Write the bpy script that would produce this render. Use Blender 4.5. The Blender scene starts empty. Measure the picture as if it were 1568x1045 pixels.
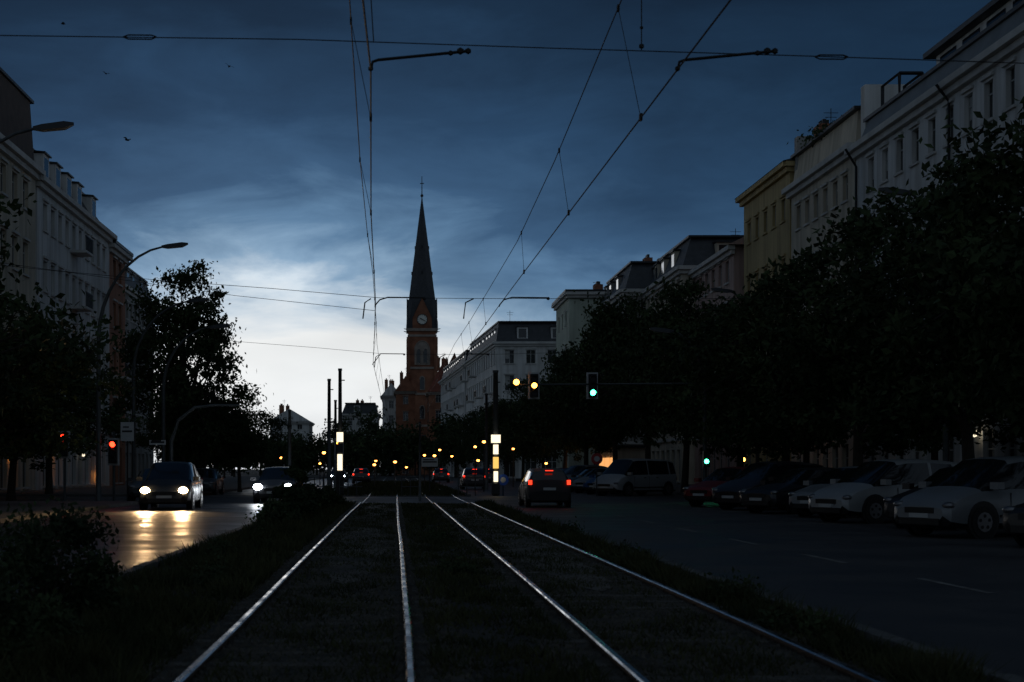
import bpy, math, random
import numpy as np
from mathutils import Vector, Matrix
random.seed(7); RNG=np.random.default_rng(7)
scn=bpy.context.scene
COL=scn.collection
R=math.radians
# ------------------------------------------------------------------ materials
def mat(name,c,rough=.8,metal=0,var=.35,scale=3.0,bump=0.0,bscale=40,c2=None,spec=.5,rvar=0):
    m=bpy.data.materials.new(name); m.use_nodes=True
    nt=m.node_tree; N=nt.nodes; L=nt.links; b=N['Principled BSDF']
    b.inputs['Roughness'].default_value=rough; b.inputs['Metallic'].default_value=metal
    b.inputs['Specular IOR Level'].default_value=spec
    tc=N.new('ShaderNodeTexCoord')
    n=N.new('ShaderNodeTexNoise'); n.inputs['Scale'].default_value=scale; n.inputs['Detail'].default_value=5
    L.new(tc.outputs['Object'],n.inputs['Vector'])
    r=N.new('ShaderNodeValToRGB')
    d=c2 if c2 else tuple(x*(1-var) for x in c)
    r.color_ramp.elements[0].position=.32; r.color_ramp.elements[1].position=.68
    r.color_ramp.elements[0].color=(*d,1); r.color_ramp.elements[1].color=(*c,1)
    L.new(n.outputs['Fac'],r.inputs['Fac']); L.new(r.outputs['Color'],b.inputs['Base Color'])
    if rvar:
        mr=N.new('ShaderNodeMapRange'); mr.inputs['From Min'].default_value=.35; mr.inputs['From Max'].default_value=.65
        mr.inputs['To Min'].default_value=rough-rvar; mr.inputs['To Max'].default_value=rough+rvar
        L.new(n.outputs['Fac'],mr.inputs['Value']); L.new(mr.outputs['Result'],b.inputs['Roughness'])
    if bump:
        n2=N.new('ShaderNodeTexNoise'); n2.inputs['Scale'].default_value=bscale; n2.inputs['Detail'].default_value=4
        L.new(tc.outputs['Object'],n2.inputs['Vector'])
        bp=N.new('ShaderNodeBump'); bp.inputs['Strength'].default_value=bump; bp.inputs['Distance'].default_value=.02
        L.new(n2.outputs['Fac'],bp.inputs['Height']); L.new(bp.outputs['Normal'],b.inputs['Normal'])
    return m
def em(name,c,s):
    m=bpy.data.materials.new(name); m.use_nodes=True
    b=m.node_tree.nodes['Principled BSDF']
    b.inputs['Base Color'].default_value=(*[x*.5 for x in c],1)
    b.inputs['Emission Color'].default_value=(*c,1); b.inputs['Emission Strength'].default_value=s
    return m
M={}
M['soil']=mat('soil',(.030,.026,.02),.95,c2=(.010,.011,.009),scale=1.3,bump=.6,bscale=25)
M['ballast']=mat('ballast',(.055,.05,.04),.95,c2=(.012,.014,.009),scale=1.6,bump=1,bscale=30)
M['patch']=mat('worn_track_infill',(.11,.10,.085),.95,c2=(.03,.03,.026),scale=.9,bump=.8,bscale=25)
M['asphalt']=mat('asphalt',(.05,.05,.052),.42,var=.3,scale=.6,bump=.8,bscale=28,rvar=.12)
M['asphalt_dry']=mat('asphalt_dry',(.042,.041,.041),.6,var=.4,scale=.5,bump=.5,bscale=60,rvar=.1)
M['paving']=mat('paving',(.10,.095,.09),.85,var=.4,scale=2,bump=.4,bscale=12)
M['kerb']=mat('kerb_stone',(.11,.11,.105),.85,var=.5,scale=4)
M['paint']=mat('road_paint',(.2,.2,.19),.8,var=.8,scale=7)
M['concrete']=mat('concrete',(.085,.078,.065),.95,var=.6,scale=5)
M['rail']=mat('rail_steel',(.36,.36,.37),.25,1,var=.55,scale=2.2,rvar=.13)
M['rust']=mat('rail_rust',(.06,.035,.022),.85,var=.4,scale=10)
M['leaf']=mat('foliage',(.055,.08,.028),.7,c2=(.016,.028,.011),scale=.7,spec=.2)
M['leafg']=mat('foliage_dark',(.04,.06,.022),.75,c2=(.018,.028,.012),scale=1.2,spec=.2)
M['grass']=mat('grass',(.06,.062,.024),.85,c2=(.018,.026,.010),scale=1.1,spec=.15)
M['bark']=mat('bark',(.05,.04,.03),.95,var=.5,scale=6,bump=.8,bscale=12)
M['pole']=mat('pole_steel',(.07,.078,.08),.55,.3,var=.3,scale=5)
M['black']=mat('black_plastic',(.012,.012,.013),.5,var=.2,spec=.3)
M['tyre']=mat('tyre_rubber',(.015,.015,.015),.85,var=.2)
M['rim']=mat('wheel_rim',(.22,.22,.23),.4,.8,var=.2)
M['glass']=mat('window_glass',(.02,.025,.03),.08,0,var=.3,spec=.8)
M['cglass']=mat('car_glass',(.010,.011,.013),.08,0,var=.2,spec=.6)
M['frame']=mat('window_frame',(.45,.45,.43),.6,var=.2)
M['slate']=mat('slate',(.05,.055,.062),.6,var=.4,scale=2,bump=.4,bscale=8)
M['brownroof']=mat('brown_tile_roof',(.075,.05,.04),.8,var=.4,scale=1.5,bump=.5,bscale=6)
M['slateg']=mat('grey_sheet_roof',(.2,.22,.23),.5,var=.25,scale=1)
M['tile']=mat('red_tile',(.26,.075,.045),.8,var=.45,scale=1.0,bump=.5,bscale=6)
def stucco(name,c):
    m=mat(name,c,.9,var=.2,scale=.35,bump=.15,bscale=30)
    nt=m.node_tree;N=nt.nodes;L=nt.links;b=N['Principled BSDF']
    src=b.inputs['Base Color'].links[0].from_socket
    tc=N.new('ShaderNodeTexCoord'); mp=N.new('ShaderNodeMapping'); mp.inputs['Scale'].default_value=(1.6,1.6,.12)
    n=N.new('ShaderNodeTexNoise'); n.inputs['Scale'].default_value=1.2; n.inputs['Detail'].default_value=6
    L.new(tc.outputs['Object'],mp.inputs[0]); L.new(mp.outputs[0],n.inputs['Vector'])
    r=N.new('ShaderNodeValToRGB'); r.color_ramp.elements[0].position=.35; r.color_ramp.elements[1].position=.6
    r.color_ramp.elements[0].color=(.55,.53,.5,1); r.color_ramp.elements[1].color=(1,1,1,1)
    x=N.new('ShaderNodeMixRGB'); x.blend_type='MULTIPLY'; x.inputs['Fac'].default_value=.6
    L.new(n.outputs['Fac'],r.inputs['Fac']); L.new(src,x.inputs['Color1']); L.new(r.outputs['Color'],x.inputs['Color2']); L.new(x.outputs['Color'],b.inputs['Base Color'])
    return m
M['white']=stucco('white_stucco',(.76,.76,.74))
M['white2']=stucco('cream_stucco',(.68,.60,.47))
M['greenish']=stucco('pale_green_stucco',(.58,.64,.53))
M['yellow']=stucco('yellow_stucco',(.56,.43,.21))
M['pink']=stucco('pink_stucco',(.54,.38,.33))
M['orange']=stucco('orange_stucco',(.42,.2,.12))
M['greyw']=stucco('grey_stucco',(.36,.35,.33))
M['trim']=mat('stucco_trim',(.6,.59,.56),.85,var=.25,scale=1)
M['dark']=mat('dark_metal',(.03,.032,.035),.5,.4,var=.2)
M['cable']=mat('cable_copper',(.03,.028,.026),.6,.5,var=.2)
M['clock']=mat('clock_face',(.8,.8,.72),.5,var=.05)
M['stone']=mat('pale_stone',(.38,.32,.27),.85,var=.3,scale=1)
M['sign']=mat('sign_white',(.4,.41,.41),.5,var=.1)
M['blue']=mat('sign_blue',(.02,.08,.4),.5,var=.1)
M['redsign']=mat('sign_red',(.3,.02,.02),.5,var=.1)
def brick():
    m=bpy.data.materials.new('red_brick'); m.use_nodes=True
    nt=m.node_tree;N=nt.nodes;L=nt.links;b=N['Principled BSDF'];b.inputs['Roughness'].default_value=.9
    tc=N.new('ShaderNodeTexCoord'); n=N.new('ShaderNodeTexNoise'); n.inputs['Scale'].default_value=.5
    n.inputs['Detail'].default_value=8
    r=N.new('ShaderNodeValToRGB'); r.color_ramp.elements[0].color=(.20,.075,.042,1); r.color_ramp.elements[1].color=(.42,.18,.10,1)
    r.color_ramp.elements[0].position=.3;r.color_ramp.elements[1].position=.7
    L.new(tc.outputs['Object'],n.inputs['Vector']);L.new(n.outputs['Fac'],r.inputs['Fac'])
    w=N.new('ShaderNodeTexWave'); w.bands_direction='Z'; w.inputs['Scale'].default_value=1.2; w.inputs['Distortion'].default_value=.3
    L.new(tc.outputs['Object'],w.inputs['Vector'])
    mx=N.new('ShaderNodeMixRGB'); mx.blend_type='MULTIPLY'; mx.inputs['Fac'].default_value=.25
    L.new(r.outputs['Color'],mx.inputs['Color1']);L.new(w.outputs['Color'],mx.inputs['Color2'])
    L.new(mx.outputs['Color'],b.inputs['Base Color']); return m
M['brick']=brick()
M['e_head']=em('headlight_glow',(1,.70,.36),55)
M['e_headw']=em('headlight_white',(.85,.92,1),60)
M['e_red']=em('red_lamp',(1,.03,.01),9)
M['e_tail']=em('tail_lamp',(1,.035,.012),2.6)
M['e_green']=em('green_lamp',(.04,1,.42),20)
M['e_amber']=em('amber_lamp',(1,.36,.05),11)
M['e_warm']=em('warm_lantern',(1,.34,.06),10)
M['e_warmlo']=em('warm_shop_light',(1,.45,.14),1.0)
M['e_white']=em('lit_panel',(1,.86,.6),1.5)
M['e_yel']=em('lit_yellow_panel',(1,.6,.14),1.1)
PAINT={}
def paint(c):
    if isinstance(c,str): return M[c]
    k=tuple(c)
    if k not in PAINT:
        m=mat('car_paint_%d'%len(PAINT),c,.38,.1,var=.12,scale=1.5); m.node_tree.nodes['Principled BSDF'].inputs['Coat Weight'].default_value=.3
        PAINT[k]=m
    return PAINT[k]
# ------------------------------------------------------------------ mesh builder
def empty(name,loc=(0,0,0),rz=0):
    e=bpy.data.objects.new(name,None); e.location=loc; e.rotation_euler=(0,0,rz); e.empty_display_size=.3
    COL.objects.link(e); return e
class MB:
    def __init__(s): s.v=[];s.f=[];s.m=[]
    def poly(s,pts,m=0):
        b=len(s.v); s.v+=[tuple(p) for p in pts]; s.f.append(tuple(range(b,b+len(pts)))); s.m.append(m)
    def hexa(s,p,m=0):
        b=len(s.v); s.v+=[tuple(q) for q in p]
        for q in ((0,3,2,1),(4,5,6,7),(0,1,5,4),(1,2,6,5),(2,3,7,6),(3,0,4,7)):
            s.f.append(tuple(b+i for i in q)); s.m.append(m)
    def box(s,x0,x1,y0,y1,z0,z1,m=0):
        s.hexa([(x0,y0,z0),(x1,y0,z0),(x1,y1,z0),(x0,y1,z0),(x0,y0,z1),(x1,y0,z1),(x1,y1,z1),(x0,y1,z1)],m)
    def tube(s,pts,r,m=0,n=8):
        pts=[Vector(p) for p in pts]; k=len(pts)
        rr=r if isinstance(r,(list,tuple)) else [r]*k
        b=len(s.v)
        for i,p in enumerate(pts):
            t=(pts[min(i+1,k-1)]-pts[max(i-1,0)]).normalized()
            up=Vector((0,0,1)) if abs(t.z)<.9 else Vector((0,1,0))
            a=t.cross(up).normalized(); c=t.cross(a).normalized()
            for j in range(n):
                an=2*math.pi*j/n; s.v.append(tuple(p+(a*math.cos(an)+c*math.sin(an))*rr[i]))
        for i in range(k-1):
            for j in range(n):
                s.f.append((b+i*n+j,b+i*n+(j+1)%n,b+(i+1)*n+(j+1)%n,b+(i+1)*n+j)); s.m.append(m)
        s.f.append(tuple(b+j for j in range(n))); s.m.append(m)
        s.f.append(tuple(b+(k-1)*n+j for j in reversed(range(n)))); s.m.append(m)
    def ball(s,c,r,m=0,n=10,sc=(1,1,1)):
        b=len(s.v); h=n//2
        for i in range(h+1):
            th=math.pi*i/h
            for j in range(n):
                ph=2*math.pi*j/n
                s.v.append((c[0]+r*sc[0]*math.sin(th)*math.cos(ph),c[1]+r*sc[1]*math.sin(th)*math.sin(ph),c[2]+r*sc[2]*math.cos(th)))
        for i in range(h):
            for j in range(n):
                s.f.append((b+i*n+j,b+i*n+(j+1)%n,b+(i+1)*n+(j+1)%n,b+(i+1)*n+j)); s.m.append(m)
    def build(s,name,mats,parent=None,smooth=False):
        me=bpy.data.meshes.new(name); me.from_pydata(s.v,[],s.f)
        for q in mats: me.materials.append(M[q] if isinstance(q,str) else q)
        me.polygons.foreach_set('material_index',s.m)
        if smooth: me.polygons.foreach_set('use_smooth',[True]*len(s.f))
        me.update(); me.validate()
        o=bpy.data.objects.new(name,me); COL.objects.link(o)
        if parent: o.parent=parent
        return o
# ------------------------------------------------------------------ world
w=bpy.data.worlds.new('World'); scn.world=w; w.use_nodes=True
nt=w.node_tree; N=nt.nodes; L=nt.links
for n in list(N): N.remove(n)
out=N.new('ShaderNodeOutputWorld'); bg=N.new('ShaderNodeBackground'); bg2=N.new('ShaderNodeBackground'); add=N.new('ShaderNodeAddShader')
tc=N.new('ShaderNodeTexCoord'); sp=N.new('ShaderNodeSeparateXYZ'); L.new(tc.outputs['Generated'],sp.inputs[0])
def mth(op,a,b=None,clamp=False):
    n=N.new('ShaderNodeMath'); n.operation=op; n.use_clamp=clamp
    for i,q in enumerate((a,b)):
        if q is None: continue
        if isinstance(q,(int,float)): n.inputs[i].default_value=q
        else: L.new(q,n.inputs[i])
    return n.outputs[0]
mp=N.new('ShaderNodeMapping'); mp.inputs['Scale'].default_value=(5,5,15); mp.inputs['Location'].default_value=(.7,0,.2); L.new(tc.outputs['Generated'],mp.inputs[0])
n1=N.new('ShaderNodeTexNoise'); n1.inputs['Scale'].default_value=1.5; n1.inputs['Detail'].default_value=8; n1.inputs['Roughness'].default_value=.58; n1.inputs['Distortion'].default_value=.35
L.new(mp.outputs[0],n1.inputs['Vector'])
xx=mth('ADD',sp.outputs['X'],.06); x2=mth('MULTIPLY',mth('MULTIPLY',xx,xx),.85); x2=mth('MINIMUM',x2,.05)
e=mth('ADD',sp.outputs['Z'],x2)
nz=mth('MULTIPLY',mth('SUBTRACT',n1.outputs['Fac'],.5),.125)
e=mth('ADD',e,nz); e=mth('DIVIDE',e,.4,True)
cr=N.new('ShaderNodeValToRGB'); L.new(e,cr.inputs['Fac'])
st=[(0,(.70,.76,.80)),(.10,(.80,.84,.86)),(.22,(.86,.89,.90)),(.285,(.60,.70,.79)),(.345,(.23,.37,.53)),(.40,(.10,.205,.345)),(.48,(.040,.102,.20)),(.62,(.018,.054,.116)),(.78,(.0085,.027,.060)),(1,(.004,.012,.028))]
els=cr.color_ramp.elements
els[0].position=0; els[0].color=(*st[0][1],1); els[1].position=1; els[1].color=(*st[-1][1],1)
for p,c in st[1:-1]:
    q=els.new(p); q.color=(*c,1)
mp2=N.new('ShaderNodeMapping'); mp2.inputs['Scale'].default_value=(3,3,9); mp2.inputs['Location'].default_value=(3.1,1.7,.4); L.new(tc.outputs['Generated'],mp2.inputs[0])
n2=N.new('ShaderNodeTexNoise'); n2.inputs['Scale'].default_value=1.8; n2.inputs['Detail'].default_value=5; n2.inputs['Roughness'].default_value=.42
L.new(mp2.outputs[0],n2.inputs['Vector'])
mr=N.new('ShaderNodeMapRange'); mr.inputs['From Min'].default_value=.3; mr.inputs['From Max'].default_value=.7; mr.inputs['To Min'].default_value=.86; mr.inputs['To Max'].default_value=1.12
L.new(n2.outputs['Fac'],mr.inputs['Value'])
mu=N.new('ShaderNodeVectorMath'); mu.operation='SCALE'; L.new(cr.outputs['Color'],mu.inputs[0]); L.new(mr.outputs['Result'],mu.inputs['Scale'])
bk=N.new('ShaderNodeMapRange'); bk.inputs['From Min'].default_value=.35; bk.inputs['From Max'].default_value=-.4
L.new(sp.outputs['Y'],bk.inputs['Value'])
mx=N.new('ShaderNodeMixRGB'); L.new(bk.outputs['Result'],mx.inputs['Fac']); L.new(mu.outputs[0],mx.inputs['Color1']); mx.inputs['Color2'].default_value=(.085,.112,.145,1)
L.new(mx.outputs['Color'],bg.inputs['Color']); bg.inputs['Strength'].default_value=1
sky=N.new('ShaderNodeTexSky'); sky.sky_type='NISHITA'; sky.sun_disc=False; sky.sun_elevation=R(2); sky.sun_rotation=R(-8)
L.new(sky.outputs[0],bg2.inputs['Color']); bg2.inputs['Strength'].default_value=.001
L.new(bg.outputs[0],add.inputs[0]); L.new(bg2.outputs[0],add.inputs[1]); L.new(add.outputs[0],out.inputs[0])
sl=bpy.data.lights.new('sun','SUN'); sl.energy=.03; sl.angle=R(12); sl.color=(1,.93,.85)
so=bpy.data.objects.new('sun',sl); COL.objects.link(so); so.rotation_euler=(R(-86),0,R(8))
# ------------------------------------------------------------------ camera
cd=bpy.data.cameras.new('camera'); cam=bpy.data.objects.new('camera',cd); COL.objects.link(cam)
cam.location=(0,0,1.42); cam.rotation_euler=(R(90),0,0)
cd.lens=50; cd.sensor_width=36; cd.shift_x=.1142; cd.shift_y=.125; cd.clip_end=6000; cd.clip_start=.1
cd.dof.use_dof=True; cd.dof.focus_distance=50; cd.dof.aperture_fstop=3.2
scn.camera=cam
scn.view_settings.view_transform='Standard'; scn.view_settings.look='None'
# ------------------------------------------------------------------ ground
def sheet(name,x0,x1,y0,y1,z,m):
    b=MB(); b.poly([(x0,y0,z),(x1,y0,z),(x1,y1,z),(x0,y1,z)]); return b.build(name,[m])
sheet('ground',-2500,2500,-400,4000,0,'soil')
YC0,YC1=57.5,73
sheet('road',-10.3,-3.5,-30,320,.004,'asphalt')
sheet('road',3.9,10.6,-30,320,.004,'asphalt_dry')
sheet('parking_lane',10.6,15.6,-30,320,.004,'asphalt_dry')
sheet('crossing_road',-120,120,YC0,YC1,.008,'asphalt_dry')
def slab(name,x0,x1,y0,y1,h,m):
    b=MB(); b.box(x0,x1,y0,y1,.0,h); return b.build(name,[m])
for a,b_ in ((-30,YC0),(YC1,300)):
    slab('tram_verge',-3.35,3.75,a,b_,.03,'soil')
    slab('pavement',15.8,60,a,b_,.12,'paving')
    slab('pavement',-60,-10.5,a,b_,.12,'paving')
    k=MB()
    y=a
    while y<b_-.9:
        for (x0,x1,h) in ((-3.5,-3.352,.12),(3.752,3.9,.12),(15.6,15.798,.13),(-10.498,-10.3,.13)):
            k.box(x0,x1,y+.01,y+.99,0,h+random.uniform(-.012,.006))
        y+=1.0
    k.build('kerb',['kerb'])
for cx in (-.63,2.30):
    b=MB(); b.poly([(cx-1.15,-10,.034),(cx+1.15,-10,.034),(cx+1.15,YC0,.034),(cx-1.15,YC0,.034)]); b.build('ballast',['ballast'])
b=MB()
for cx in (-.63,2.30):
    y=-5
    while y<57:
        if random.random()<.75: b.box(cx-1.1,cx+1.1,y,y+.2,.0,.037+random.uniform(-.004,.006))
        y+=.68
b.build('railway_sleepers',['concrete'])
b=MB()
for (cx,y0,y1) in ((-.62,17,34),(2.33,16,33),(-.62,42,55),(2.33,38,50)):
    n=30; Lp=[];Rp=[]
    for i in range(n+1):
        y=y0+(y1-y0)*i/n; k=.48*math.sin(math.pi*i/n)**.35
        Lp.append((cx-k*random.uniform(.7,1.05),y,.044)); Rp.append((cx+k*random.uniform(.7,1.05),y,.044))
    b.poly(Lp+Rp[::-1])
b.build('worn_track_infill',['patch'])
n=26000; u=RNG.uniform(0,1,n); yy=7*(40/7.)**u; cc=RNG.choice([-.63,2.30],n); X=cc+RNG.uniform(-1.2,1.2,n); s=RNG.uniform(.010,.026,n)*(1+yy/60)
tet=np.array([[1,0,-.3],[-.6,.8,-.3],[-.5,-.8,-.3],[0,0,.8]])
ang=RNG.uniform(0,6.28,n); ca,sa=np.cos(ang),np.sin(ang)
V=np.zeros((n,4,3)); 
for k in range(4):
    V[:,k,0]=X+s*(tet[k,0]*ca-tet[k,1]*sa); V[:,k,1]=yy+s*(tet[k,0]*sa+tet[k,1]*ca); V[:,k,2]=.04+s*tet[k,2]*.8
F=[]
for i in range(n):
    q=4*i; F+=[(q,q+1,q+3),(q+1,q+2,q+3),(q+2,q,q+3)]
me=bpy.data.meshes.new('ballast_stones'); me.from_pydata(V.reshape(-1,3).tolist(),[],F); me.materials.append(M['concrete'])
COL.objects.link(bpy.data.objects.new('ballast_stones',me))
def railx(x,y):
    return x-.05*max(0,1-y/12.)+.005*math.sin(y*.3+x)+.012*math.sin(y*.11)
prof=[(-.07,-.06),(-.07,-.05),(-.012,-.035),(-.012,.055),(-.031,.065),(-.031,.09),(-.019,.1),(.019,.1),(.031,.09),(.031,.065),(.012,.055),(.012,-.035),(.07,-.05),(.07,-.06)]
for nm,xs in (('tram_track',(-1.36,.10)),('tram_track',(1.57,3.03))):
    b=MB()
    ys=[-6+.6*i for i in range(int((YC0+6)/.6)+1)]+[YC0+.5,YC0+2,YC1-1,YC1,YC1+2,90,120,170,260]
    for x in xs:
        base=len(b.v); n=len(prof)
        for y in ys:
            dz=0 if (y<=YC0-1 ) else (-.085 if YC0<=y<=YC1 else -.03)
            for px,pz in prof: b.v.append((railx(x,y)+px,y,pz+dz))
        for i in range(len(ys)-1):
            for j in range(n-1):
                b.f.append((base+i*n+j,base+i*n+j+1,base+(i+1)*n+j+1,base+(i+1)*n+j)); b.m.append(0 if j in (5,6,7) else 1)
    b.build(nm,['rail','rust'])
b=MB()
for i in range(14):
    y=11+i*5.2
    if YC0-2<y<YC1: continue
    b.poly([(6.72,y,.008),(6.83,y,.008),(6.83,y+2.2,.008),(6.72,y+2.2,.008)])
    b.poly([(-7.0,y,.008),(-6.88,y,.008),(-6.88,y+2.2,.008),(-7.0,y+2.2,.008)])
b.poly([(4.1,YC0-1.2,.009),(10.3,YC0-1.2,.009),(10.3,YC0-.8,.009),(4.1,YC0-.8,.009)])
for i in range(8): b.poly([(-9.8+i*.8,YC1+1,.009),(-9.4+i*.8,YC1+1,.009),(-9.4+i*.8,YC1+4,.009),(-9.8+i*.8,YC1+4,.009)])
b.build('road_markings',['paint'])
# ------------------------------------------------------------------ vegetation
def leafmesh(name,centers,sizes,mats,trunk=None):
    n=len(centers)
    a=RNG.normal(size=(n,3)); a/=np.linalg.norm(a,axis=1)[:,None]
    c=RNG.normal(size=(n,3)); c-= (a*c).sum(1)[:,None]*a; c/=np.linalg.norm(c,axis=1)[:,None]
    s=sizes[:,None]; d=np.cross(a,c)
    v=np.stack([centers-a*s,centers+c*s*.55+d*s*.15,centers+a*s,centers-c*s*.55+d*s*.15],1).reshape(-1,3)
    V=v.tolist(); F=[(4*i,4*i+1,4*i+2,4*i+3) for i in range(n)]; mi=[0]*n
    if trunk:
        b=len(V); V+=trunk.v; F+=[tuple(q+b for q in f) for f in trunk.f]; mi+=[1]*len(trunk.f)
    me=bpy.data.meshes.new(name); me.from_pydata(V,[],F)
    for q in mats: me.materials.append(M[q])
    me.polygons.foreach_set('material_index',mi); me.update(); return me
def treemesh(name,seed,H=10.,rad=4.2,base=1.9,nclump=100,nl=200,ls=(.08,.17),taper=.3):
    rg=np.random.default_rng(seed); rr=random.Random(seed)
    t=MB(); top=Vector((rr.uniform(-.3,.3),rr.uniform(-.3,.3),H*.78))
    t.tube([(0,0,-.1),(.03,.02,.5),(top.x*.3,top.y*.3,2.4),(top.x*.6,top.y*.6,H*.45),tuple(top)],[.26,.19,.16,.12,.04],0,8)
    cz=(H+base)/2; rz=(H-base)/2
    cl=[]
    while len(cl)<nclump:
        d=rg.normal(size=3); d/=np.linalg.norm(d); r=rg.uniform(.08,1)**.45*rg.choice([1,1,1,1.12])
        lob=1+.2*math.sin(3*math.atan2(d[1],d[0])+seed)+.16*math.sin(5*d[2]+seed*2)
        p=np.array([d[0]*rad*r*lob,d[1]*rad*r*lob,cz+d[2]*rz*min(r,1.04)*(.95 if d[2]>0 else 1)])
        if d[2]>0: p[0]*=(1-taper*d[2]);p[1]*=(1-taper*d[2])
        cl.append(p)
    cs=[];ss=[]
    for i,p in enumerate(cl):
        cr_=rg.uniform(.35,1.1); k=int(nl*cr_*rg.uniform(.7,1.3))
        q=rg.normal(size=(k,3))*np.array([.55,.55,.34])*cr_+p
        cs.append(q); ss.append(rg.uniform(ls[0],ls[1],size=k))
        if i%2==0:
            st_=Vector((top.x*.5,top.y*.5,rr.uniform(2.2,H*.6))); pv=Vector(p)
            mid=st_.lerp(pv,.5)+Vector((0,0,.4)); t.tube([st_,mid,pv],[.08,.05,.015],0,5)
    return leafmesh(name,np.concatenate(cs),np.concatenate(ss),['leaf','bark'],t)
TM=[treemesh('street_tree_a',11),treemesh('street_tree_b',22,H=10.3,rad=4.0),treemesh('street_tree_c',33,H=9.7,rad=4.4),
    treemesh('street_tree_tall',52,H=12.5,rad=4.1,base=1.4,nclump=150,taper=.35)]
def tree(x,y,s=1,v=None,sz=None,nm='street_tree'):
    me=TM[v if v is not None else random.randrange(3)]
    o=bpy.data.objects.new(nm,me); COL.objects.link(o); o.location=(x,y,.05)
    o.rotation_euler=(0,0,random.uniform(0,6.28)); o.scale=(s,s,sz or s); return o
for x,y,s,sz in ((17,25,1,1.0),(16.4,33,1,1.1),(16.6,41,1,1.0),(16.3,50,1.0,1.0),(16.5,60,1,.98),(17,70,1.0,1.05),(16.3,80,1.05,1.15),(16,90,1.1,1.35),(15.6,101,1.1,1.4),
    (15.2,113,1.05,1.15),(15,126,1,1.12),(14.6,140,1,1.0),(14,156,1,1.08),(13.6,174,1,1.0),(12.8,195,1,1.05),(12.4,220,1,1),(11,250,1,1.1),
    (22,46,.9,.8),(22,58,.9,.85),(22,76,1,.95)):
    tree(x,y,s,None,sz)
for x,y,s,sz in ((-14,30,.95,.93),(-13.6,40,.95,1.08),(-14.4,50,.9,.74),(-17,63,1,.72),(-18,74,1,.8)): tree(x,y,s,None,sz)
tree(-12.5,84,.95,3,1.12); tree(-9.6,88,.62,1,.60); tree(-13.5,98,.9,0,.75); tree(-15,112,.9,2,.75)
for x,y,s in ((-18,125,.9),(-19,140,.9),(-21,155,.9),(-22,175,.9),(-24,200,.9),(-26,230,.9)): tree(x,y,s,None,s*.9)
def mass(name,pts):
    cs=[];ss=[];t=MB()
    for (x,y,h,r) in pts:
        t.tube([(x,y,0),(x,y,h*.7)],[.25,.1],0,5)
        for i in range(26):
            d=RNG.normal(size=3); d/=np.linalg.norm(d); rr_=RNG.uniform(.2,1)**.5
            p=np.array([x+d[0]*r*rr_,y+d[1]*r*rr_,h*.54+d[2]*h*.46*rr_]); k=60
            cs.append(RNG.normal(size=(k,3))*.7+p); ss.append(RNG.uniform(.25,.45,size=k))
    me=leafmesh(name,np.concatenate(cs),np.concatenate(ss),['leaf','bark'],t)
    o=bpy.data.objects.new(name,me); COL.objects.link(o)
pts=[(-30,262,8,4),(-26,275,8.5,4),(-23,300,9,4),(-19,300,10,4),(-14,300,12,4.5),(-9,300,14,4.5),(-4,305,13.5,4),(0,300,11,4),(5,300,11,4),(9,280,11,4.5),(12,262,12,4),(10,235,11,3.5)]
pts+=[(-34,262,8,4),(-38,262,9,4),(-7,230,6,3),(-28,330,9,5),(-17,310,8,4),(-11,290,9,4),(-6,280,9,4),(-1,285,9,4),(4,280,9,4),(-21,290,7,4),(-26,290,7,4)]
mass('distant_trees',pts)
def bush(name,x,y,rx,ry,h,n,ls,z0=.05,nc=26):
    cs=[];ss=[];t=MB()
    for i in range(nc):
        a=RNG.uniform(0,6.28); r=RNG.uniform(0,1)**.5; p=np.array([x+rx*r*math.cos(a),y+ry*r*math.sin(a),z0+h*RNG.uniform(.1,1.0)*(1-.45*r*r)])
        cs.append(RNG.normal(size=(n,3))*np.array([.16,.16,.13])*max(rx,.5)*RNG.uniform(.6,1.3)+p); ss.append(RNG.uniform(ls[0],ls[1],size=n))
        t.tube([(x+random.uniform(-.1,.1),y,0),tuple((p+np.array([x,y,0]))/2),tuple(p)],[.015,.01,.004],0,4)
    c=np.concatenate(cs); c[:,2]=np.maximum(c[:,2],z0)
    me=leafmesh(name,c,np.concatenate(ss),['leafg','bark'],t)
    o=bpy.data.objects.new(name,me); COL.objects.link(o)
bush('bush',-3.25,13.2,.75,1.1,.95,260,(.022,.045))
bush('bush',-3.0,10.5,.5,1.2,.5,260,(.02,.04))
bush('bush',-2.9,41,.5,2.2,1.35,160,(.05,.09)); bush('bush',-3.0,46,.5,2.5,1.1,160,(.05,.09)); bush('bush',-2.9,36,.45,1.5,.55,140,(.05,.08)); bush('bush',-2.3,50,.4,2.5,.7,140,(.05,.08))
bush('bush',15.6,34.5,.7,.7,1.6,160,(.05,.09),.1)
for x,y,h in ((3.5,15,.22),(3.45,21,.3),(3.5,28,.25),(-2.2,17,.25),(-2.6,22,.35),(-2.9,29,.4),(3.4,12,.18),(.8,19,.12),(.7,27,.14)):
    bush('weed_plant',x,y,.22,.5,h,50,(.02,.04),.04,10)
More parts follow.
